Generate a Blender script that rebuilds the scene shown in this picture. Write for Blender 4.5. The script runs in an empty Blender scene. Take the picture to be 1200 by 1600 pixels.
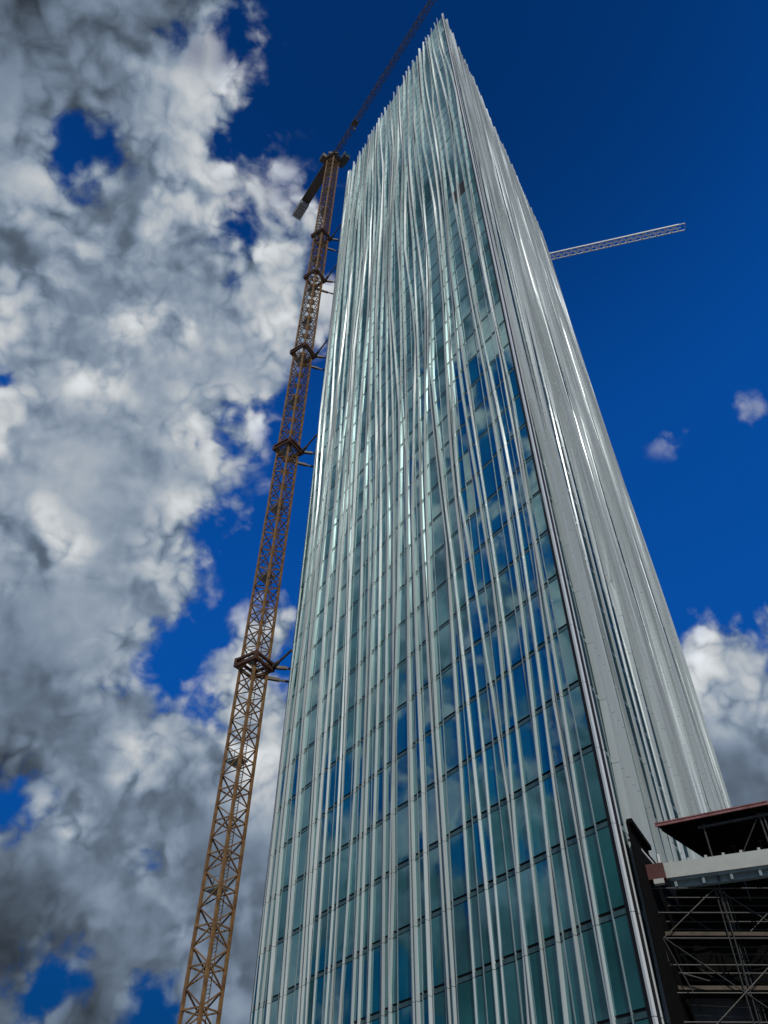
import bpy, math, random
from mathutils import Vector, Matrix
S = bpy.context.scene
col = S.collection
R = math.radians

# ---------------------------------------------------------------- camera
cam_d = bpy.data.cameras.new("camera"); cam = bpy.data.objects.new("camera", cam_d); col.objects.link(cam)
cam_d.sensor_fit = 'VERTICAL'; cam_d.sensor_height = 36.0; cam_d.lens = 27.0
cam_d.clip_start = 0.1; cam_d.clip_end = 5000
cam.matrix_world = Matrix(((0.9999353, -0.0113728, 0.0000000, 0), (-0.0082348, -0.7240258, -0.6897238, 0), (0.0078441, 0.6896792, -0.7240726, 1.6), (0, 0, 0, 1)))
S.camera = cam
S.render.resolution_x = 768; S.render.resolution_y = 1024
S.view_settings.view_transform = 'Standard'; S.view_settings.look = 'None'
S.view_settings.exposure = 0.0; S.view_settings.gamma = 1.0

# ---------------------------------------------------------------- sun
SUN_AZ, SUN_EL = 168.0, 46.0            # compass bearing from +Y towards +X, height
sv = Vector((math.sin(R(SUN_AZ)) * math.cos(R(SUN_EL)), math.cos(R(SUN_AZ)) * math.cos(R(SUN_EL)), math.sin(R(SUN_EL))))
sd = bpy.data.lights.new("sun", 'SUN'); sd.energy = 2.3; sd.angle = R(0.5); sd.color = (1.0, 0.95, 0.87)
sun = bpy.data.objects.new("sun", sd); col.objects.link(sun); sun.rotation_euler = (-sv).to_track_quat('-Z', 'Y').to_euler()

# ---------------------------------------------------------------- sky (world): Nishita + procedural clouds
W = bpy.data.worlds.new("World"); S.world = W; W.use_nodes = True
nt = W.node_tree; nt.nodes.clear(); N = nt.nodes; LK = nt.links
def nd(t, **kw):
    n = N.new(t)
    for k, v in kw.items(): setattr(n, k, v)
    return n
def mth(op, a, b=None, c=None, clamp=False):
    n = nd('ShaderNodeMath', operation=op, use_clamp=clamp)
    for i, v in enumerate((a, b, c)):
        if v is None: continue
        if isinstance(v, (int, float)): n.inputs[i].default_value = v
        else: LK.new(v, n.inputs[i])
    return n.outputs[0]
def vm(op, a, b=None, s=None, out=0):
    n = nd('ShaderNodeVectorMath', operation=op)
    for i, v in enumerate((a, b)):
        if v is None: continue
        if isinstance(v, (tuple, list, Vector)): n.inputs[i].default_value = v
        else: LK.new(v, n.inputs[i])
    if s is not None: n.inputs['Scale'].default_value = s
    return n.outputs['Value'] if out else n.outputs['Vector']
def noise(v, sc, det, rough=0.55, colr=False, dist=0.0):
    n = nd('ShaderNodeTexNoise'); n.inputs['Scale'].default_value = sc; n.inputs['Detail'].default_value = det
    n.inputs['Roughness'].default_value = rough; n.inputs['Distortion'].default_value = dist
    LK.new(v, n.inputs['Vector']); return n.outputs['Color' if colr else 'Fac']
def billow(v, sc):                       # rounded lumps with narrow creases between them, three sizes
    cur = None
    for k, a in ((1.0, .5), (2.3, .32), (5.1, .2)):
        c = mth('MULTIPLY', mth('ABSOLUTE', mth('SUBTRACT', noise(v, sc * k, 1, 0.5), 0.5)), 3.2 * a)
        cur = c if cur is None else mth('ADD', cur, c)
    return cur
def smooth(v, a, b, lo=0.0, hi=1.0):
    n = nd('ShaderNodeMapRange', interpolation_type='SMOOTHSTEP')
    LK.new(v, n.inputs[0]); n.inputs[1].default_value = a; n.inputs[2].default_value = b
    n.inputs[3].default_value = lo; n.inputs[4].default_value = hi; return n.outputs[0]
# cloud banks, gaps, bright towers and dark patches: (direction, angular radius)
CLOUD = [(-0.3632, 0.1963, 0.9108, 0.1525), (-0.264, 0.1686, 0.9497, 0.0654), (-0.3655, 0.3555, 0.8602, 0.1564), (-0.2268, 0.3254, 0.918, 0.0752), (-0.1635, 0.2939, 0.9418, 0.0508), (-0.194, 0.3663, 0.91, 0.0628), (-0.1968, 0.3081, 0.9308, 0.0424), (-0.3103, 0.4721, 0.8251, 0.1924), (-0.1454, 0.4492, 0.8815, 0.086), (-0.0972, 0.3906, 0.9154, 0.0378), (-0.2114, 0.5766, 0.7892, 0.0602), (-0.3513, 0.62, 0.7016, 0.1777), (-0.2422, 0.6885, 0.6836, 0.0681), (-0.1804, 0.6709, 0.7192, 0.0204), (-0.3913, 0.7383, 0.5494, 0.1677), (-0.3846, 0.8326, 0.3986, 0.1875), (-0.1991, 0.8977, 0.3931, 0.141), (-0.1565, 0.8394, 0.5206, 0.0852), (-0.1363, 0.7976, 0.5876, 0.0561), (-0.1368, 0.952, 0.274, 0.1288), (-0.3332, 0.9066, 0.2589, 0.1521), (0.4099, 0.7602, 0.504, 0.085), (0.4611, 0.7106, 0.5315, 0.0537), (0.423, 0.8275, 0.3693, 0.1497), (0.3581, 0.8229, 0.4411, 0.0878), (0.0775, 0.9575, 0.2778, 0.1872), (0.3553, 0.571, 0.7401, 0.0045), (0.4345, 0.5357, 0.724, 0.0056), (-0.9418, 0.1324, 0.309, 0.2443), (-0.9058, -0.0316, 0.4226, 0.2443), (-0.3731, 0.1984, 0.9063, 0.2443), (-0.483, 0.1294, 0.866, 0.2094), (-0.5675, 0.3018, 0.766, 0.2443), (-0.7103, 0.287, 0.6428, 0.2094), (-0.75, 0.433, 0.5, 0.2443), (-0.8397, 0.4465, 0.309, 0.2094), (-0.9077, 0.2432, 0.342, 0.2094), (-0.8627, 0.0755, 0.5, 0.1745), (-0.6424, -0.0224, 0.766, 0.2443), (-0.7875, -0.0275, 0.6157, 0.2094), (-0.4695, 0.0, 0.8829, 0.2443), (-0.9697, 0.0339, 0.2419, 0.2443), (-0.8529, -0.1504, 0.5, 0.2443), (-0.683, -0.183, 0.7071, 0.2443), (-0.6113, 0.1986, 0.766, 0.2094), (-0.7544, 0.133, 0.6428, 0.2094), (-0.8529, 0.1504, 0.5, 0.2094), (-0.6909, 0.0726, 0.7193, 0.2094), (-0.273, -0.0384, 0.9613, 0.1571), (-0.3473, -0.1403, 0.9272, 0.2443), (-0.4623, -0.0815, 0.8829, 0.1745), (0.0, -0.8192, 0.5736, 0.4363), (0.604, -0.7198, 0.342, 0.3491), (-0.5868, -0.4924, 0.6428, 0.4363), (-0.1445, -0.3971, 0.9063, 0.2618), (0.8138, -0.2962, 0.5, 0.2094), (0.8138, 0.4698, 0.342, 0.2094), (0.6917, 0.6917, 0.2079, 0.1745), (-0.633, -0.1116, 0.766, 0.2443)]
GAP = [(-0.3421, 0.3029, 0.8895, 0.0026), (-0.419, 0.8301, 0.3679, 0.0065), (-0.3334, 0.914, 0.2311, 0.0084), (-0.2352, 0.9455, 0.2253, 0.0037), (-0.2436, 0.793, 0.5584, 0.0387), (-0.2617, 0.8107, 0.5237, 0.0182), (-0.1906, 0.7352, 0.6505, 0.0468), (-0.1181, 0.6175, 0.7777, 0.0494), (-0.1118, 0.6863, 0.7187, 0.062), (-0.1633, 0.7277, 0.6661, 0.0448), (-0.2163, 0.2246, 0.9501, 0.017), (-0.1687, 0.2262, 0.9594, 0.0278), (-0.161, 0.3715, 0.9144, 0.0162), (-0.1, 0.5594, 0.8228, 0.0244), (-0.0871, 0.3024, 0.9492, 0.0538), (-0.1166, 0.2304, 0.9661, 0.0234), (-0.6564, 0.069, 0.7513, 0.0419), (-0.7367, 0.0283, 0.6756, 0.0454), (-0.798, 0.0321, 0.6018, 0.0454), (-0.8385, 0.0146, 0.5446, 0.0262), (-0.8414, 0.1636, 0.515, 0.0384), (-0.8211, 0.0907, 0.5635, 0.0436), (-0.8713, 0.2384, 0.4289, 0.0314), (-0.8567, 0.2866, 0.4289, 0.0175), (-0.8748, 0.0842, 0.4772, 0.0262), (-0.9096, 0.162, 0.3827, 0.0262), (-0.9278, 0.2925, 0.2317, 0.0349), (-0.5734, 0.015, 0.8192, 0.0349)]
BRIGHT = [(-0.1516, 0.2786, 0.9484, 0.0418), (-0.232, 0.3061, 0.9233, 0.042), (-0.1632, 0.4145, 0.8953, 0.0457), (-0.3033, 0.4732, 0.8271, 0.0565), (-0.3682, 0.4338, 0.8223, 0.043), (-0.348, 0.5169, 0.7822, 0.0524), (-0.2612, 0.492, 0.8305, 0.0384), (-0.1999, 0.5844, 0.7865, 0.0523), (-0.2496, 0.6929, 0.6765, 0.0598), (-0.4283, 0.5589, 0.7101, 0.0359), (-0.3972, 0.6526, 0.6453, 0.0443), (-0.2843, 0.8483, 0.4467, 0.0361), (-0.3496, 0.8562, 0.3804, 0.0405), (-0.1365, 0.7928, 0.594, 0.0642), (-0.1573, 0.831, 0.5336, 0.0547), (-0.1764, 0.8633, 0.4728, 0.0603), (0.363, 0.7284, 0.5811, 0.0439), (0.415, 0.7062, 0.5737, 0.0632), (0.3935, 0.7455, 0.5379, 0.077), (-0.1228, 0.4774, 0.8701, 0.0553), (-0.3308, 0.1759, 0.9272, 0.384), (-0.4535, 0.1215, 0.8829, 0.3142), (-0.2382, 0.042, 0.9703, 0.3491), (-0.5332, 0.3078, 0.788, 0.2793), (-0.3744, 0.0131, 0.9272, 0.5236), (-0.241, -0.0211, 0.9703, 0.4887), (-0.4891, 0.104, 0.866, 0.3491), (-0.6237, 0.1555, 0.766, 0.2443), (0.262, -0.7198, 0.6428, 0.3491), (-0.4132, -0.4924, 0.766, 0.2618), (-0.7391, 0.3291, 0.5878, 0.1047)]
DARKEN = [(-0.3899, 0.1622, 0.9065, 0.3338), (-0.2554, 0.1744, 0.951, 0.1687), (-0.4132, 0.8759, 0.2491, 0.175), (-0.4224, 0.812, 0.4029, 0.0859), (-0.2918, 0.9337, 0.2076, 0.1176), (-0.9698, 0.171, 0.1736, 0.3491), (-0.9576, -0.0838, 0.2756, 0.3491)]  # vignette-like darkening put into cloud colour; last entries dim lower glass reflections
tc = nd('ShaderNodeTexCoord'); D = tc.outputs['Generated']
w1 = vm('SCALE', vm('SUBTRACT', noise(D, 5.0, 3, 0.6, True), (0.5, 0.5, 0.5)), s=0.11)
P1 = vm('ADD', D, w1)
def blobs(v, lst):
    cur = None
    for x, y, z, r in lst:
        e = mth('SUBTRACT', r, vm('DISTANCE', v, (x, y, z), out=1))
        cur = e if cur is None else mth('MAXIMUM', cur, e)
    return cur
fieldA = mth('MINIMUM', blobs(P1, CLOUD), mth('MULTIPLY', blobs(P1, GAP), -1.0))
f1 = noise(P1, 12.0, 9, 0.56)
off = (sv + Vector((0.9, 0, 0.1))) * 0.012
P2 = vm('ADD', D, vm('SCALE', vm('SUBTRACT', noise(D, 16.0, 4, 0.55, True), (0.5, 0.5, 0.5)), s=0.035))
r1 = billow(P2, 7.0)
f2 = billow(vm('ADD', P2, tuple(off)), 7.0)
field = mth('ADD', fieldA, mth('ADD', mth('MULTIPLY', mth('SUBTRACT', f1, 0.5), 0.20), mth('MULTIPLY', mth('SUBTRACT', r1, 0.30), 0.10)))
dens = mth('MULTIPLY', smooth(field, -0.012, 0.03), smooth(fieldA, -0.045, 0.03))
big = noise(P1, 3.4, 3, 0.5)
s1 = noise(P1, 7.0, 4, 0.5); s2 = noise(vm('ADD', P1, tuple(off * 2.0)), 7.0, 4, 0.5)
relief = mth('ADD', mth('MULTIPLY', mth('SUBTRACT', r1, f2), smooth(field, 0.0, 0.14, 0.45, 0.10)), mth('MULTIPLY', mth('SUBTRACT', s1, s2), 0.50))
fine = mth('MULTIPLY', mth('SUBTRACT', f1, 0.5), 0.9)
def soft(lst, k):                        # sum of soft round patches
    cur = None
    for x, y, z, r in lst:
        e = smooth(vm('DISTANCE', P1, (x, y, z), out=1), 0.0, r, 1.0, 0.0)
        cur = e if cur is None else mth('MAXIMUM', cur, e)
    return mth('MULTIPLY', cur, k)
edge = mth('MULTIPLY', smooth(field, 0.0, 0.10, 0.32, 0.0), smooth(r1, 0.15, 0.5))          # thin sunlit margins
lum = mth('ADD', mth('MULTIPLY', smooth(big, 0.32, 0.66, 0.14, 0.31), 1.0), relief)
lum = mth('ADD', lum, mth('MULTIPLY', fine, 0.08))
lum = mth('ADD', lum, edge)
lum = mth('ADD', lum, mth('MULTIPLY', soft([(a, b, c, d * 1.6) for a, b, c, d in BRIGHT], 0.62), smooth(mth('ADD', mth('MULTIPLY', r1, 0.5), mth('MULTIPLY', f1, 0.8)), 0.40, 0.80)))
lum = mth('SMOOTH_MAX', lum, 0.12, 0.1)
lum = mth('MULTIPLY', lum, mth('SUBTRACT', 1.0, soft(DARKEN, 0.76)))
lum = mth('MAXIMUM', lum, 0.018)
tint = nd('ShaderNodeMix', data_type='RGBA'); LK.new(smooth(lum, 0.15, 0.6), tint.inputs[0])
tint.inputs[6].default_value = (0.74, 0.99, 1.34, 1); tint.inputs[7].default_value = (0.93, 0.985, 1.03, 1)
cc = vm('MULTIPLY', tint.outputs[2], None)
cmb = nd('ShaderNodeCombineXYZ'); [LK.new(lum, cmb.inputs[i]) for i in range(3)]
LK.new(cmb.outputs[0], cc.node.inputs[1])
sky = nd('ShaderNodeTexSky', sky_type='NISHITA'); sky.sun_disc = False
sky.sun_elevation = R(SUN_EL); sky.sun_rotation = R(SUN_AZ); sky.air_density = 1.0; sky.dust_density = 0.3; sky.ozone_density = 3.0
skc = vm('MULTIPLY', sky.outputs[0], (0.02, 0.39, 0.98))
sz = nd('ShaderNodeSeparateXYZ'); LK.new(D, sz.inputs[0])
skm = nd('ShaderNodeVectorMath', operation='SCALE'); LK.new(skc, skm.inputs[0]); LK.new(mth('MULTIPLY', smooth(sz.outputs[2], 0.15, 0.65, 0.26, 1.25), smooth(sz.outputs[2], 0.75, 1.0, 1.0, 0.42)), skm.inputs['Scale']); skc = skm.outputs[0]
bgs = nd('ShaderNodeBackground'); LK.new(skc, bgs.inputs[0]); bgs.inputs[1].default_value = 0.108
bgc = nd('ShaderNodeBackground'); LK.new(cc, bgc.inputs[0]); bgc.inputs[1].default_value = 1.0
mx = nd('ShaderNodeMixShader'); LK.new(dens, mx.inputs[0]); LK.new(bgs.outputs[0], mx.inputs[1]); LK.new(bgc.outputs[0], mx.inputs[2])
wo = nd('ShaderNodeOutputWorld'); LK.new(mx.outputs[0], wo.inputs[0])
W.cycles.sampling_method = 'MANUAL'; W.cycles.sample_map_resolution = 512

# ---------------------------------------------------------------- helpers
class MB:
    def __init__(s): s.v = []; s.f = []; s.m = []
    def hexa(s, p, mi=0):                # 8 points: bottom 4 ccw, top 4 ccw
        b = len(s.v); s.v += [tuple(q) for q in p]
        for f in ((0, 3, 2, 1), (4, 5, 6, 7), (0, 1, 5, 4), (1, 2, 6, 5), (2, 3, 7, 6), (3, 0, 4, 7)):
            s.f.append(tuple(b + i for i in f)); s.m.append(mi)
    def quad(s, p, mi=0):
        b = len(s.v); s.v += [tuple(q) for q in p]; s.f.append(tuple(range(b, b + len(p)))); s.m.append(mi)
    def box(s, x0, x1, y0, y1, z0, z1, mi=0):
        s.hexa([(x0, y0, z0), (x1, y0, z0), (x1, y1, z0), (x0, y1, z0), (x0, y0, z1), (x1, y0, z1), (x1, y1, z1), (x0, y1, z1)], mi)
    def bar(s, p, q, w, h=None, mi=0, n=4):
        p = Vector(p); q = Vector(q); d = (q - p)
        if d.length < 1e-6: return
        d.normalize(); h = h or w
        a = Vector((0, 0, 1)) if abs(d.z) < 0.9 else Vector((1, 0, 0))
        x = d.cross(a).normalized(); y = x.cross(d).normalized()
        if n == 4:
            c = [(-.5, -.5), (.5, -.5), (.5, .5), (-.5, .5)]
            s.hexa([p + x * w * i + y * h * j for i, j in c] + [q + x * w * i + y * h * j for i, j in c], mi); return
        b = len(s.v)
        for e in (p, q):
            for k in range(n):
                t = 2 * math.pi * k / n; s.v.append(tuple(e + x * w * .5 * math.cos(t) + y * h * .5 * math.sin(t)))
        for k in range(n):
            j = (k + 1) % n; s.f.append((b + k, b + j, b + n + j, b + n + k)); s.m.append(mi)
        s.f.append(tuple(b + k for k in reversed(range(n)))); s.m.append(mi)
        s.f.append(tuple(b + n + k for k in range(n))); s.m.append(mi)
    def build(s, name, mats, parent=None, loc=None):
        me = bpy.data.meshes.new(name); me.from_pydata(s.v, [], s.f)
        for x in (mats if isinstance(mats, (list, tuple)) else [mats]): me.materials.append(x)
        me.polygons.foreach_set('material_index', s.m); me.update()
        o = bpy.data.objects.new(name, me); col.objects.link(o)
        if parent: o.parent = parent
        if loc: o.location = loc
        return o
def tag(o, label=None, cat=None, group=None, kind=None):
    for k, v in (('label', label), ('category', cat), ('group', group), ('kind', kind)):
        if v: o[k] = v
    return o
def empty(name, loc=(0, 0, 0), rz=0):
    o = bpy.data.objects.new(name, None); o.empty_display_size = 1; o.location = loc; o.rotation_euler = (0, 0, rz); col.objects.link(o); return o

def mat(name, base, rough=0.5, metal=0.0, var=0.15, scale=2.0, spec=0.5, bump=0.0, base2=None, stretch=None, ior=1.5):
    M = bpy.data.materials.new(name); M.use_nodes = True; t = M.node_tree; b = t.nodes['Principled BSDF']
    b.inputs['Roughness'].default_value = rough; b.inputs['Metallic'].default_value = metal
    b.inputs['Specular IOR Level'].default_value = spec; b.inputs['IOR'].default_value = ior
    co = t.nodes.new('ShaderNodeTexCoord'); src = co.outputs['Object']
    if stretch:
        mp = t.nodes.new('ShaderNodeMapping'); mp.inputs['Scale'].default_value = stretch; t.links.new(src, mp.inputs[0]); src = mp.outputs[0]
    n = t.nodes.new('ShaderNodeTexNoise'); n.inputs['Scale'].default_value = scale; n.inputs['Detail'].default_value = 6; n.inputs['Roughness'].default_value = .65
    t.links.new(src, n.inputs['Vector'])
    r = t.nodes.new('ShaderNodeValToRGB'); r.color_ramp.elements[0].position = .35; r.color_ramp.elements[1].position = .68
    b2 = base2 or tuple(c * (1 - var) for c in base); b1 = base if base2 else tuple(min(1, c * (1 + var)) for c in base)
    r.color_ramp.elements[0].color = (*b2, 1); r.color_ramp.elements[1].color = (*b1, 1)
    t.links.new(n.outputs['Fac'], r.inputs[0]); t.links.new(r.outputs[0], b.inputs['Base Color'])
    if bump:
        bp = t.nodes.new('ShaderNodeBump'); bp.inputs['Strength'].default_value = bump; bp.inputs['Distance'].default_value = .05
        t.links.new(n.outputs['Fac'], bp.inputs['Height']); t.links.new(bp.outputs[0], b.inputs['Normal'])
    return M
M_fin = mat('fin_aluminium', (.60, .67, .68), .38, .28, .10, .35, stretch=(1, 1, .15))
M_fin2 = mat('corner_aluminium', (.70, .74, .74), .45, .1, .06, .3)
M_band = mat('spandrel_metal', (.10, .19, .19), .3, .6, .15, 1.5)
M_gask = mat('gasket', (.006, .007, .009), .6, 0, .1, 3)
M_mull = mat('mullion_metal', (.40, .48, .48), .4, .5, .15, .6)
M_rust = mat('weathered_orange_steel', (.35, .20, .075), .6, .1, .3, .8, base2=(.12, .065, .033))
M_tie = mat('rusty_brown_steel', (.13, .055, .03), .65, .1, .3, 2, base2=(.05, .025, .018))
M_jib = mat('dark_crane_steel', (.10, .085, .07), .6, .2, .25, 1)
M_pale = mat('pale_crane_steel', (.58, .60, .60), .6, .1, .2, 1)
M_cw = mat('counterweight_concrete', (.32, .34, .35), .85, 0, .2, 1.2, bump=.3)
M_white = mat('white_painted_beam', (.41, .44, .41), .5, 0, .07, 1.6, bump=.1)
M_galv = mat('galvanised_tube', (.055, .055, .05), .5, .4, .25, 3)
M_deckr = mat('red_formwork_edge', (.34, .15, .15), .6, 0, .25, 2, base2=(.16, .05, .05))
M_dark = mat('dark_formwork_and_shade', (.004, .004, .0035), .9, 0, .3, 2, spec=.1)  # formwork, and the sheet that stands in for shade at the tower foot
M_oxide = mat('red_oxide_steel', (.075, .015, .012), .6, 0, .25, 2)
M_conc = mat('raw_concrete', (.05, .05, .048), .9, 0, .25, .8, bump=.3)
M_shade = mat('black_shade_sheet', (.006, .007, .006), .95, 0, .4, 1.5, spec=.05, bump=.3)  # near-black colour standing in for shade on the podium
M_wood = mat('weathered_plank', (.09, .07, .05), .85, 0, .3, 2)
M_sheet = mat('grey_sheeting', (.045, .05, .052), .8, 0, .35, 1.2)
M_ground = mat('paving', (.22, .21, .20), .9, 0, .15, .5, bump=.1)
M_road = mat('asphalt', (.05, .05, .052), .9, 0, .2, 1.5, bump=.2)
M_cab = mat('cab_panel', (.06, .075, .075), .5, 0, .15, 1.5)
M_green = mat('pale_grey_panel', (.20, .27, .28), .5, 0, .2, 1)
M_void = mat('dark_interior', (.004, .004, .005), .9, 0, .1, 1)

def glass_mat():                         # coated curtain wall glass: teal body under a partly mirrored coat
    M = bpy.data.materials.new('coated_teal_glass'); M.use_nodes = True; t = M.node_tree; t.nodes.clear()
    o = t.nodes.new('ShaderNodeOutputMaterial'); df = t.nodes.new('ShaderNodeBsdfDiffuse'); gl = t.nodes.new('ShaderNodeBsdfGlossy')
    co = t.nodes.new('ShaderNodeTexCoord'); n = t.nodes.new('ShaderNodeTexNoise'); n.inputs['Scale'].default_value = .22; n.inputs['Detail'].default_value = 3
    t.links.new(co.outputs['Object'], n.inputs['Vector'])
    r = t.nodes.new('ShaderNodeValToRGB'); r.color_ramp.elements[0].position = .3; r.color_ramp.elements[1].position = .7
    r.color_ramp.elements[0].color = (.003, .06, .07, 1); r.color_ramp.elements[1].color = (.012, .17, .17, 1)
    t.links.new(n.outputs['Fac'], r.inputs[0]); t.links.new(r.outputs[0], df.inputs[0])
    gl.inputs['Roughness'].default_value = .02; gl.inputs[0].default_value = (.72, .95, .96, 1)
    fr = t.nodes.new('ShaderNodeFresnel'); fr.inputs['IOR'].default_value = 2.6
    mr = t.nodes.new('ShaderNodeMapRange'); mr.inputs[1].default_value = 0; mr.inputs[2].default_value = 1; mr.inputs[3].default_value = .12; mr.inputs[4].default_value = 1.0
    t.links.new(fr.outputs[0], mr.inputs[0])
    n2 = t.nodes.new('ShaderNodeTexNoise'); n2.inputs['Scale'].default_value = .5; n2.inputs['Detail'].default_value = 1
    t.links.new(co.outputs['Object'], n2.inputs['Vector'])
    bp = t.nodes.new('ShaderNodeBump'); bp.inputs['Strength'].default_value = .05; bp.inputs['Distance'].default_value = .15
    t.links.new(n2.outputs['Fac'], bp.inputs['Height']); t.links.new(bp.outputs[0], gl.inputs['Normal'])
    m_ = t.nodes.new('ShaderNodeMixShader'); t.links.new(mr.outputs[0], m_.inputs[0]); t.links.new(df.outputs[0], m_.inputs[1]); t.links.new(gl.outputs[0], m_.inputs[2])
    t.links.new(m_.outputs[0], o.inputs[0]); return M
M_glass = glass_mat()
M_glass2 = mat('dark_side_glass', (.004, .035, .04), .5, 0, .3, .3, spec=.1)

# ---------------------------------------------------------------- ground
g = MB(); g.quad([(-2500, -2500, 0), (2500, -2500, 0), (2500, 2500, 0), (-2500, 2500, 0)]); tag(g.build('ground', M_ground), kind='structure')
g = MB(); g.quad([(-400, -14, .004), (400, -14, .004), (400, -4, .004), (-400, -4, .004)]); tag(g.build('road', M_road), kind='structure')
g = MB(); g.box(-400, 400, -4, -3.7, 0, .13); tag(g.build('kerb', M_conc), kind='structure')

# ---------------------------------------------------------------- the tower
C0 = Vector((10.7055, 34.3714, 0)); CL = Vector((-9.3220, 66.7522, 0)); CR = Vector((37.8944, 80.5296, 0)); CB = CL + CR - C0
Z0, FH, NF = 2.13, 3.78, 48
tower = empty('glass_tower', tuple(C0))
tag(tower, 'slender high-rise with sharp corner, teal glass and meandering pale vertical metal fins', 'skyscraper')
rnd = random.Random(11)
def phase(i, s): return random.Random(i * 7919 + s).uniform(-1, 1)
def meander(i, k, s, step=7.0):
    """piecewise straight wandering line, one per fin, with a shared slow wave"""
    q = k / step + .5 * phase(i, s + 77); j = math.floor(q); f = q - j
    a, b = phase(i * 97 + j, s + 31), phase(i * 97 + j + 1, s + 31)
    return (a * (1 - f) + b * f) * .85 + .35 * math.sin(.35 * i + .26 * k + s)
def face(P, Q, nb, seed, detail, dep0=.17, dvar=.07, off0=.02, grow=.13):
    """one facade: returns lists of fins and panels in tower-local coordinates"""
    e = (Q - P); Wd = e.length; e.normalize(); n = Vector((e.y, -e.x, 0)) * nb
    O = P - C0
    def pt(u, w, z): return O + e * u + n * w + Vector((0, 0, z))
    mod = Wd / detail; us = [mod * i for i in range(detail + 1)]
    for i in range(1, detail): us[i] += mod * .22 * phase(i, seed + 3)
    def proud(i, k): return .10 + .025 * math.sin(.8 * i + .25 * k + seed) 
    wins = {}
    for i in range(detail):
        for k in range(NF):
            b = MB(); u0, u1 = us[i] + .03, us[i + 1] - .03; z0 = Z0 + FH * k + .40; z1 = Z0 + FH * (k + 1)
            r = random.Random(i * 131 + k * 17 + seed); t1 = r.gauss(0, .007); t2 = r.gauss(0, .009)
            w1 = proud(i, int(k // 5) * 5)
            b.quad([pt(u0, 0, z0), pt(u1, w1 + t1, z0), pt(u1, w1 + t1 + t2, z1), pt(u0, t2, z1)] if nb > 0 else [pt(u1, w1 + t1, z0), pt(u0, 0, z0), pt(u0, t2, z1), pt(u1, w1 + t1 + t2, z1)], 0)
            b.hexa([pt(u1, -.25, z0 - .40), pt(u1 + .06, -.25, z0 - .40), pt(u1 + .06, w1 + .03, z0 - .40), pt(u1, w1 + .03, z0 - .40),
                    pt(u1, -.25, z1), pt(u1 + .06, -.25, z1), pt(u1 + .06, w1 + .03, z1), pt(u1, w1 + .03, z1)], 1)
            b.hexa([pt(u0 - .03, -.25, z0 - .40), pt(u0 + .05, -.25, z0 - .40), pt(u0 + .05, .03, z0 - .40), pt(u0 - .03, .03, z0 - .40),
                    pt(u0 - .03, -.25, z1), pt(u0 + .05, -.25, z1), pt(u0 + .05, .03, z1), pt(u0 - .03, .03, z1)], 2)
            wins[i, k] = (b, pt((u0 + u1) / 2, 0, (z0 + z1) / 2))
    bands = []
    for k in range(NF):
        b = MB(); zb = Z0 + FH * k
        for i in range(detail):
            w1 = proud(i, int(k // 5) * 5); u0, u1 = us[i] + .03, us[i + 1] - .03
            for (a, c, w, mi) in ((0, .05, -.05, 1), (.05, .27, 0.005, 0), (.27, .40, -.08, 1)):
                q = [pt(u0, -.25, zb + a), pt(u1, -.25, zb + a), pt(u1, w1 + w, zb + a), pt(u0, w, zb + a),
                     pt(u0, -.25, zb + c), pt(u1, -.25, zb + c), pt(u1, w1 + w, zb + c), pt(u0, w, zb + c)]
                b.hexa(q, mi)
        bands.append(b)
    fins = []
    for i in range(detail + 1):
        b = MB()
        ex = i in (0, detail)
        top = NF + (.25 + .8 * abs(phase(i, seed + 9)))
        def st(k):
            a = .0 if ex else .80 * mod
            m_ = meander(i, k, seed) * a; tw = (0 if ex else 1) * ((.05 + .13 * k / NF) * meander(i + 40, k, seed + 1, 4.0))
            dep = dep0 + dvar * (.6 * math.sin(.21 * k + .37 * i + seed) + .7 * meander(i, k + 20, seed + 2, 11.0)) + grow * k / NF
            u = us[i] + m_ + (off0 if i == 0 else 0)
            return min(max(u, -.02), Wd + .02), tw, (.16 if ex else .17 + max(.02, dep))
        kk = list(range(NF)) + [NF]
        for k in kk:
            k1 = k + 1 if k < NF else top
            (ua, ta, da), (ub, tb, db) = st(k), st(min(k1, NF + 1))
            za = Z0 + FH * k + .01; zb = Z0 + FH * k1 - .02
            h = .027 + .024 * k / NF if not ex else .06
            w0 = 0.0
            b.hexa([pt(ua - h, w0, za), pt(ua + h, w0, za), pt(ua + ta + h, da, za), pt(ua + ta - h, da, za),
                    pt(ub - h, w0, zb), pt(ub + h, w0, zb), pt(ub + tb + h, db, zb), pt(ub + tb - h, db, zb)], 0)
        fins.append(b)
    # opaque body just behind the glass
    core = MB(); core.hexa([pt(.1, -.35, 0), pt(Wd - .1, -.35, 0), pt(Wd - .1, -.26, 0), pt(.1, -.26, 0),
                            pt(.1, -.35, Z0 + FH * NF), pt(Wd - .1, -.35, Z0 + FH * NF), pt(Wd - .1, -.26, Z0 + FH * NF), pt(.1, -.26, Z0 + FH * NF)])
    return wins, bands, fins, core, pt
front = face(C0, CL, -1, 1, 34, .08, .06, .02, .13)
right = face(C0, CR, 1, 5, 50, .13, .19, .32, .10)
backl = face(CL, CB, 1, 9, 41)
backr = face(CR, CB, -1, 14, 29)
camp = Vector((0, 0, 1.6)) - C0
MATW = [M_glass, M_mull, M_gask]
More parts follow.
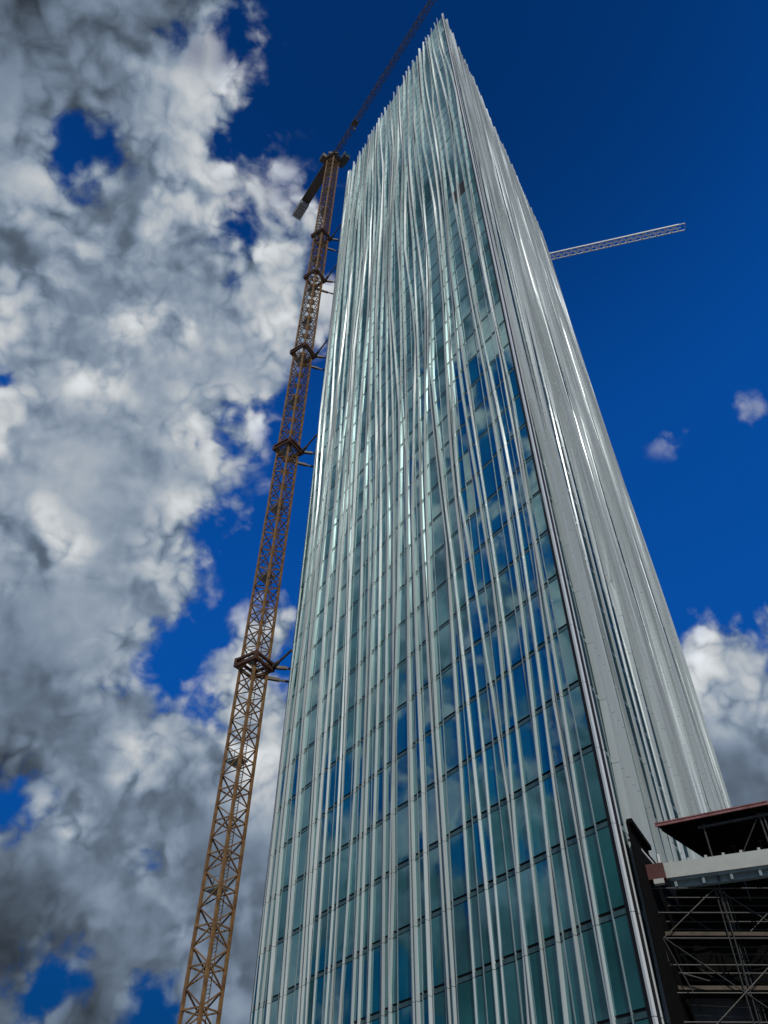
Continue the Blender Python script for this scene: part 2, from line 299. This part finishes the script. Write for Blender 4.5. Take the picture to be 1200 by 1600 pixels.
# windows: the hundred nearest seen ones of the front are parts, the rest one part
cand = []
for (i, k), (b, c) in front[0].items():
    v = c - camp; el = v.z / math.hypot(v.x, v.y)
    if el > .24 and i > 0: cand.append((v.length, i, k))
cand.sort(); pick = set((i, k) for _, i, k in cand[:100])
VOID = {(2, 25), (3, 25)}
rest = MB()
def merge(dst, src):
    o = len(dst.v); dst.v += src.v; dst.f += [tuple(o + i for i in f) for f in src.f]; dst.m += src.m
for fi, F in enumerate((front, right, backl, backr)):
    for (i, k), (b, c) in F[0].items():
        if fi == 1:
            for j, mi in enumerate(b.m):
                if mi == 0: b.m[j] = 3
        if fi == 0 and (i, k) in VOID:
            for j, mi in enumerate(b.m):
                if mi == 0: b.m[j] = 2
        if fi == 0 and (i, k) in pick: b.build('window', MATW, tower)
        else: merge(rest, b)
tag(rest.build('window', MATW + [M_glass2], tower), kind='stuff')
rb = MB()
for F in (front, right, backl, backr):
    vis = F in (front, right)
    for k, b in enumerate(F[1]):
        if vis: b.build('floor_band', [M_band, M_gask], tower)
        else: merge(rb, b)
tag(rb.build('floor_band', [M_band, M_gask], tower), kind='stuff')
rf = MB()
for F in (front, right, backl, backr):
    for i, b in enumerate(F[2]):
        if F in (front, right): b.build('fin', M_fin2 if i == 0 else M_fin, tower)
        else: merge(rf, b)
tag(rf.build('fin', M_fin, tower), kind='stuff')
co = MB()
for F in (front, right, backl, backr): merge(co, F[3])
co.build('inner_wall', M_gask, tower)
ro = MB(); zt = Z0 + FH * NF
c_ = (CB - C0) / 2
rp = [(p - C0 - c_) * .985 + c_ for p in (C0, CR, CB, CL)]
ro.hexa([p + Vector((0, 0, zt - .6)) for p in rp] + [p + Vector((0, 0, zt - .1)) for p in rp]); ro.build('roof', M_conc, tower)

# ---------------------------------------------------------------- tower cranes
def mast_section(mb, s, h, panels, ch, dg, phase_=0):
    h2 = s / 2; c = [(-h2, -h2), (h2, -h2), (h2, h2), (-h2, h2)]
    for x, y in c: mb.bar((x, y, 0), (x, y, h), ch)
    ph = h / panels
    for p in range(panels):
        z = p * ph
        for j in range(4):
            a, b = c[j], c[(j + 1) % 4]
            if p % 2 == 0: mb.bar((*a, z), (*b, z), dg)
            if (p + j) % 2: a, b = b, a
            mb.bar((*a, z), (*b, z + ph), dg)
def truss_jib(mb, L, w, h, step, ch, dg, z=0.0, x0=0.0, up=True):
    """triangular lattice along +x: two bottom chords, one top chord"""
    zt_ = z + h
    n = int((L - x0) / step)
    mb.bar((x0, -w / 2, z), (L, -w / 2, z), ch); mb.bar((x0, w / 2, z), (L, w / 2, z), ch); mb.bar((x0, 0, zt_), (L - step / 2, 0, zt_), ch * 1.2)
    for i in range(n):
        a = x0 + i * step; b = a + step; c = a + step / 2
        mb.bar((a, -w / 2, z), (a, w / 2, z), dg)
        mb.bar((a, -w / 2, z), (b, w / 2, z), dg * .8)
        for y in (-w / 2, w / 2):
            mb.bar((a, y, z), (c, 0, zt_), dg); mb.bar((c, 0, zt_), (b, y, z), dg)
    mb.bar((L, -w / 2, z), (L, w / 2, z), dg)

SEC = 6.0
def crane(name, loc, rz_mast, rz_jib, nsec, s, mats, jib_len, cj_len, ch, label, jw, jh, ties=(), targets=()):
    root = empty(name, loc, 0); tag(root, label, 'crane', 'tower cranes at the building site')
    m_m, m_j = mats
    # mast section, its ladder and landing
    b = MB(); mast_section(b, s, SEC, 4, ch, ch * .46)
    rot_ = Matrix.Rotation(rz_mast, 4, 'Z')
    first = b.build('mast_section', m_m, root); first.rotation_euler = (0, 0, rz_mast)
    l = MB()
    for y in (-.22, .22): l.bar((s * .22, y, 0), (s * .22, y, SEC), .06)
    for k in range(20): l.bar((s * .22, -.22, k * .3 + .1), (s * .22, .22, k * .3 + .1), .035)
    lad = l.build('ladder', m_m, first)
    l = MB()
    for q_ in range(4): l.bar((-s * .3, -s * .3 + .1 * (q_ % 2), q_ * 1.5), (-s * .3, -s * .3 + .1 * ((q_ + 1) % 2), q_ * 1.5 + 1.5), .07)
    cab_ = l.build('power_cable', M_gask, first)
    p = MB(); p.box(-s * .42, s * .15, -s * .42, s * .42, 2.9, 2.96); p.bar((-s * .42, -s * .42, 3.9), (-s * .42, s * .42, 3.9), .05)
    for y in (-s * .42, 0, s * .42): p.bar((-s * .42, y, 2.95), (-s * .42, y, 3.9), .05)
    pl = p.build('landing', M_green, first)
    for k in range(1, nsec):
        c = first.copy(); col.objects.link(c); c.parent = root; c.location = (0, 0, k * SEC)
        for ch_ in ([lad, cab_, pl] if k % 2 == 0 else [lad, cab_]):
            d = ch_.copy(); col.objects.link(d); d.parent = c
    zt_ = nsec * SEC
    # slewing unit
    q = MB(); q.bar((0, 0, zt_ - .2), (0, 0, zt_ + .5), s * 1.5, mi=0, n=16); q.bar((0, 0, zt_ + .5), (0, 0, zt_ + 1.1), s * 1.15, n=16)
    q.box(-s * .6, s * .6, -s * .6, s * .6, zt_ + 1.1, zt_ + 1.9); q.build('slewing_ring', m_j, root)
    q = MB(); pr = s * .8
    q.box(-pr, pr, -pr, pr, zt_ - 1.0, zt_ - .92)
    for a in (-pr, pr):
        for zz in (zt_ - .5, zt_): q.bar((a, -pr, zz), (a, pr, zz), .06); q.bar((-pr, a, zz), (pr, a, zz), .06)
        for t in (-pr, 0, pr): q.bar((a, t, zt_ - .95), (a, t, zt_), .06); q.bar((t, a, zt_ - .95), (t, a, zt_), .06)
    q.build('service_platform', m_j, root).rotation_euler = (0, 0, rz_mast)
    # upper works (turned with the jib)
    cj = cj_len; zj = zt_ + 1.9
    j = MB(); truss_jib(j, jib_len, jw, jh, 1.9, .17 * jh / 1.5, .085 * jh / 1.5, zj, -1.0)
    jo = j.build('jib', m_j, root); jo.rotation_euler = (0, 0, rz_jib)
    t = MB(); t.box(9, 10.6, -jw / 2 - .1, jw / 2 + .1, zj - .35, zj - .12); t.bar((9.8, 0, zj - .3), (9.8, 0, zj - 4.5), .05); t.box(9.55, 10.05, -.18, .18, zj - 5.2, zj - 4.5)
    t.build('trolley', m_j, root).rotation_euler = (0, 0, rz_jib)
    t = MB(); t.bar((0, 0, zj + jh * .55), (9.8, 0, zj - .2), .05); t.bar((0, .12, zj + .1), (jib_len - 1, .12, zj + .1), .05); t.bar((0, -.12, zj + .1), (jib_len - 1, -.12, zj + .1), .05)
    t.build('rope', m_j, root).rotation_euler = (0, 0, rz_jib)
    c = MB(); c.box(-cj, -1.2, -1.0, 1.0, zj + .0, zj + .12)
    for y in (-1.0, 1.0):
        c.bar((-cj, y, zj + .1), (-1, y, zj + .1), .28); c.bar((-cj, y, zj + 1.2), (-1, y, zj + 1.2), .06)
        for k in range(int(cj / 1.6)): c.bar((-cj + k * 1.6, y, zj + .1), (-cj + k * 1.6, y, zj + 1.2), .05)
    c.box(-cj * .55, -cj * .35, -.7, .7, zj + .12, zj + 1.5)
    c.build('counter_jib', m_j, root).rotation_euler = (0, 0, rz_jib)
    for k in range(5):
        w = MB(); x = -cj + .35 + k * .95; w.box(x, x + .8, -1.15, 1.15, zj - 1.5, zj - .04); w.box(x + .2, x + .6, -1.3, 1.3, zj - .0, zj + .25)
        w.build('counterweight', M_cw, root).rotation_euler = (0, 0, rz_jib)
    k = MB(); k.box(.6, 2.9, 1.5, 3.2, zt_ - .8, zt_ + 1.6); k.box(.8, 3.05, 1.6, 3.1, zt_ + .0, zt_ + 1.2, 1); k.box(-.4, .6, 1.5, 3.0, zt_ - .8, zt_ - .7); k.bar((1.2, 1.5, zt_ + .9), (1.2, 0, zt_ + 1.1), .25)
    k.build('operator_cab', [M_cab, M_glass], root).rotation_euler = (0, 0, rz_jib)
    k = MB(); k.box(-2.2, -.4, -2.8, -1.4, zt_ - .6, zt_ + 1.3); k.bar((-1.5, 0, zt_ + .9), (-1.5, -1.4, zt_ + .9), .3)
    k.build('electrical_cabinet', M_jib, root).rotation_euler = (0, 0, rz_jib)
    # tie collars with struts to the building
    L0 = Vector(loc)
    for z in ties:
        t = MB(); a = s * .5 + .38; cc_ = [(-a, -a), (a, -a), (a, a), (-a, a)]
        for i in range(4):
            for zz in (0, .75): t.bar((*cc_[i], zz), (*cc_[(i + 1) % 4], zz), .3, .26)
            t.bar((*cc_[i], -.15), (*cc_[i], .9), .34)
            t.bar((*cc_[i], .375), (cc_[i][0] * .72, cc_[i][1] * .72, .375), .2)
        f = t.build('tie_collar', M_tie, root, (0, 0, z)); f.rotation_euler = (0, 0, rz_mast)
        for qi, (dx, dy) in enumerate(targets):
            sx, sy = [(rot_ @ Vector((*cc_[c4], 0)))[:2] for c4 in range(4)][TIEC[qi]]
            u = MB(); u.bar((sx, sy, z + .4), (dx - L0.x, dy - L0.y, z + .4), .2); mid = Vector((sx, sy, z + .4)).lerp(Vector((dx - L0.x, dy - L0.y, z + .4)), .3)
            u.bar((sx, sy, z + .4), mid, .34, .34)
            u.build('tie_strut', M_jib, root)
    return root
TIEC = (1, 1, 2)
MA = R(-11.25); mp = (71 * math.sin(MA), 71 * math.cos(MA), 0)
eB = (CB - CL).normalized()
crane('tower_crane', mp, R(45) - MA, math.atan2(math.cos(R(145.5)), math.sin(R(145.5))), 34, 2.05, (M_rust, M_jib), 62, 19, .24,
      'rusty orange lattice tower crane tied to the left side of the glass tower', 1.25, 1.35,
      ties=(50.0, 87.0, 112.4, 139.2, 157.8), targets=((CL.x - .3, CL.y + .1), (CL.x + eB.x * 4.5, CL.y + eB.y * 4.5), (CL.x + eB.x * 9, CL.y + eB.y * 9)))
crane('tower_crane', (33.6, 95.6, 0), R(20), math.atan2(-8.8, 34.4), 33, 2.0, (M_pale, M_pale), 46, 15, .2,
      'pale crane hidden behind the tower, only its lattice jib showing on the right', 1.8, 2.0)

# ---------------------------------------------------------------- building site at the foot of the tower
# scaffold
sc = empty('scaffold_tower', (12.25, 36, 0)); tag(sc, 'grey tube scaffold with diagonal braces under the white beam', 'scaffold')
SX = Vector((.9985, -.03, 0)); SY = Vector((.58, 1.0, 0)) * 1.1
lz = [15.04 - 1.03 * k for k in range(15)]
bays = [0, 2.8, 5.6, 8.4, 11.2]
for r_ in (0, 1, 1.9):
    for j, bx in enumerate(bays):
        for d_ in (0, .22) if j == 1 else (0,):
            s_ = MB(); q = SX * (bx + d_) + SY * r_; s_.bar((q.x, q.y, 0), (q.x, q.y, 15.4), .065, n=8)
            s_.box(q.x - .12, q.x + .12, q.y - .12, q.y + .12, 0, .02)
            for z in lz[1::2]: s_.bar((q.x, q.y, z - .06), (q.x, q.y, z + .06), .11, n=8)
            s_.build('standard', M_galv, sc)
for z in lz:
    for r_ in (0, 1, 1.9):
        s_ = MB(); a = SY * r_ - SX * .15; b = SX * 11.4 + SY * r_
        s_.bar((a.x, a.y, z), (b.x, b.y, z), .06, n=8); s_.build('ledger', M_galv, sc)
    s_ = MB()
    for bx in bays:
        a = SX * bx; b = a + SY; s_.bar((a.x, a.y, z + .05), (b.x, b.y, z + .05), .05, n=6)
    s_.build('transom', M_galv, sc)
for j in range(len(bays) - 1):
    for k in range(0, 13, 2):
        a, b = bays[j], bays[j + 1]
        if (k // 2 + j) % 2 == 0: a, b = b, a
        s_ = MB(); p_ = SX * a; q_ = SX * b; y = -.05
        s_.bar((p_.x, p_.y + y, lz[k]), (q_.x, q_.y + y, lz[k + 2]), .05, n=8); s_.build('brace', M_galv, sc)
        if k % 4 == 2:
            u_ = SY * 1.9; s_ = MB(); s_.bar((p_.x + u_.x, p_.y + u_.y, lz[k]), (q_.x + u_.x, q_.y + u_.y, lz[k + 2]), .05, n=8); s_.build('brace', M_galv, sc)
        if k % 4 == 0:
            s_ = MB(); s_.bar((q_.x + SY.x, q_.y + SY.y, lz[k]), (p_.x + SY.x, p_.y + SY.y, lz[k + 2]), .05, n=8); s_.build('brace', M_galv, sc)
for z in lz[2::2]:
    s_ = MB()
    for t_ in (.1, .42, .74): 
        a = SX * 0.1 + SY * t_; b = SX * 11 + SY * t_; c4 = SY * .28
        s_.hexa([(a.x, a.y, z + .09), (b.x, b.y, z + .09), (b.x + c4.x, b.y + c4.y, z + .09), (a.x + c4.x, a.y + c4.y, z + .09), (a.x, a.y, z + .13), (b.x, b.y, z + .13), (b.x + c4.x, b.y + c4.y, z + .13), (a.x + c4.x, a.y + c4.y, z + .13)])
    s_.build('deck_board', M_dark, sc)
# toe boards, plank ends and loose gear on the decks
rg = random.Random(4)
for z in lz[2::2]:
    s_ = MB(); a = SX * .1 + SY * .07; b = SX * 11
    s_.hexa([(a.x, a.y, z + .14), (b.x, a.y - .3, z + .14), (b.x, a.y - .27, z + .14), (a.x, a.y + .03, z + .14), (a.x, a.y, z + .29), (b.x, a.y - .3, z + .29), (b.x, a.y - .27, z + .29), (a.x, a.y + .03, z + .29)])
    s_.build('toe_board', M_wood, sc)
for z in lz[4::4]:
    s_ = MB(); w_ = rg.uniform(2.2, 3.4); a = rg.uniform(.4, 5)
    for q in range(7):
        xa = a + w_ * q / 7; xb = a + w_ * (q + 1) / 7; da_ = .25 * math.sin(q * 1.3) ; db_ = .25 * math.sin((q + 1) * 1.3)
        s_.hexa([(xa, 1.0, z - 1.25 + da_), (xb, 1.0 + .1 * db_, z - 1.25 + db_), (xb, 1.02 + .1 * db_, z - 1.25 + db_), (xa, 1.02, z - 1.25 + da_), (xa, 1.05, z + .1), (xb, 1.05, z + .1), (xb, 1.07, z + .1), (xa, 1.07, z + .1)])
    s_.build('hanging_sheet', M_sheet, sc)
# raking tubes at the left end
for q in ((-.9, 15.1, .6, 10.9), (-.35, 15.1, -.1, 12.0), (.25, 11.6, 1.4, 11.3)):
    s_ = MB(); s_.bar((q[0], -.25, q[1]), (q[2], -.25, q[3]), .06, n=8); s_.build('raker', M_galv, sc)

# white beam
BD = Vector((.927, -.375, 0)); BN = Vector((.375, .927, 0))
bm = empty('edge_beam', (12.79, 36, 15.46)); tag(bm, 'long white painted edge beam with small lugs along its top, on the scaffold', 'beam')
def obox(mb, a0, a1, b0, b1, z0, z1, A=BD, B=BN, mi=0):
    mb.hexa([A * a0 + B * b0 + Vector((0, 0, z0)), A * a1 + B * b0 + Vector((0, 0, z0)), A * a1 + B * b1 + Vector((0, 0, z0)), A * a0 + B * b1 + Vector((0, 0, z0)),
             A * a0 + B * b0 + Vector((0, 0, z1)), A * a1 + B * b0 + Vector((0, 0, z1)), A * a1 + B * b1 + Vector((0, 0, z1)), A * a0 + B * b1 + Vector((0, 0, z1))], mi)
b = MB(); obox(b, 0, 11, 0, .3, 0, .66); b.build('beam_web', M_white, bm)
for k in range(14):
    b = MB(); obox(b, .55 + k * .76, .67 + k * .76, .0, .12, .66, .76); b.build('lug', M_white, bm)
b = MB(); obox(b, .35, 11, .35, .6, -.34, -.10); obox(b, .35, 11, .1, .35, -.10, -.003)
for k in range(9): obox(b, .5 + k * 1.2, .62 + k * 1.2, .12, .55, -.36, -.1)
b.build('bottom_flange', M_green, bm)
# red oxide steel bracket between the beam and the tower
rx = empty('steel_bracket', (11.95, 35.6, 15.2)); tag(rx, 'dark red oxide steel bracket between white beam and tower corner', 'bracket')
b = MB(); obox(b, -.35, .86, .05, .5, .05, .72); b.build('bracket_plate', M_oxide, rx)
b = MB(); obox(b, .3, .75, -.05, .2, -.18, .02); b.build('bracket_foot', M_white, rx)
b = MB(); b.bar((.75, -.02, .4), (.75, -.1, 1.15), .12); b.bar((-.45, -.1, 2.15), (.55, .1, .78), .08, n=8); b.build('tie_rod', M_pale, rx)
# dark frame bar, plus black sheets added in place of shade on the flank
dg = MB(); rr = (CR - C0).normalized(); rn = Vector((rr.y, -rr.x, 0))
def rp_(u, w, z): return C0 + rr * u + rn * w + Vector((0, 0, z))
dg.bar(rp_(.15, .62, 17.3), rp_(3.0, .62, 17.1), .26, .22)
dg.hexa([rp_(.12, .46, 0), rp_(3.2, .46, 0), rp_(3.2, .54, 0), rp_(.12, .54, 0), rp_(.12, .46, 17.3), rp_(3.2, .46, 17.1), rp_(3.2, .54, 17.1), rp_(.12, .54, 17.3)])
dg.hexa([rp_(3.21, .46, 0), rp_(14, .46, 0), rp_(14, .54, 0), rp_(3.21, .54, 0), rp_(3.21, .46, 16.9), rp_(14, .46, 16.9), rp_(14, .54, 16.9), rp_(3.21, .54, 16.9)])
o = dg.build('foot_shade_sheet', M_dark); tag(o, 'dark frame and added black sheet standing in for shade at the foot of the tower right face', 'screen')

# formwork deck above the beam
DA = Vector((.8794, -.476, 0)); DB = Vector((.688, .725, 0))
dk = empty('formwork_deck', (13.14, 36.0, 17.88)); tag(dk, 'formwork deck with reddish edge and dark underside, raised on props above white beam', 'formwork deck')
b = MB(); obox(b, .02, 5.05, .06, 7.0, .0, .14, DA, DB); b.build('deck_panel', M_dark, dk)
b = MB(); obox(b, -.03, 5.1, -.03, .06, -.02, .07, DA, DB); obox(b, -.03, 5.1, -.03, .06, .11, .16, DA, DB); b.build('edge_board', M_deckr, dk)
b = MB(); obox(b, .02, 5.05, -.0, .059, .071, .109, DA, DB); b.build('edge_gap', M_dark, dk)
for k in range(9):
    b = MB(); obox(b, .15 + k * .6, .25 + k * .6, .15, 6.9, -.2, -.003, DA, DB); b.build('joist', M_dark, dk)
b = MB(); obox(b, 1.7, 4.9, .35, .45, -.34, -.24, DA, DB); b.build('waling', M_galv, dk)
for a_, b_ in ((1.95, .4), (4.45, .4), (4.62, .4), (1.95, 3.5), (4.45, 3.5), (3.2, 3.5), (.6, 5.5), (3.2, 6.5)):
    p_ = DA * a_ + DB * b_; b = MB(); b.bar((p_.x, p_.y, -2.75), (p_.x, p_.y, -.2), .09, n=8); b.box(p_.x - .1, p_.x + .1, p_.y - .1, p_.y + .1, -.22, -.2); b.build('prop', M_galv, dk)
p_ = DA * 3.3 + DB * .4; q_ = DA * 4.3 + DB * .4
b = MB(); b.bar((p_.x, p_.y, -1.7), (q_.x, q_.y, -.4), .05, n=8); b.build('prop_brace', M_galv, dk)

# unfinished podium behind the scaffold
PO = Vector((14.6, 38.9, 0)); PA = Vector((.985, -.17, 0)); PB = Vector((.5045, .8634, 0))
pd = empty('podium_building', tuple(PO)); tag(pd, 'unfinished low concrete building behind the scaffold, its shade built as black sheets', 'building')
for z in (4.4, 9.6, 14.6):
    b = MB(); obox(b, 0, 30, 0, 25, z, z + .3, PA, PB); b.build('floor_slab', M_conc, pd)
for z in (0, 4.71, 9.91):
    h_ = 4.39 if z == 0 else 4.88 if z < 5 else 4.68
    for k in range(6):
        b = MB(); obox(b, .4 + k * 5.5, .9 + k * 5.5, .4, .9, z, z + h_, PA, PB); b.build('column', M_conc, pd)
    
b = MB(); obox(b, -.2, -.14, -.1, 24, 0, 16.4, PA, PB); b.build('side_shade_sheet', M_shade, pd)  # black sheet added as shade along the podium side
b = MB(); obox(b, -.13, 30, -.18, -.12, 0, 16.6, PA, PB); b.build('shade_sheet', M_shade, pd)  # black sheet added over the slabs so the front reads as deep shade
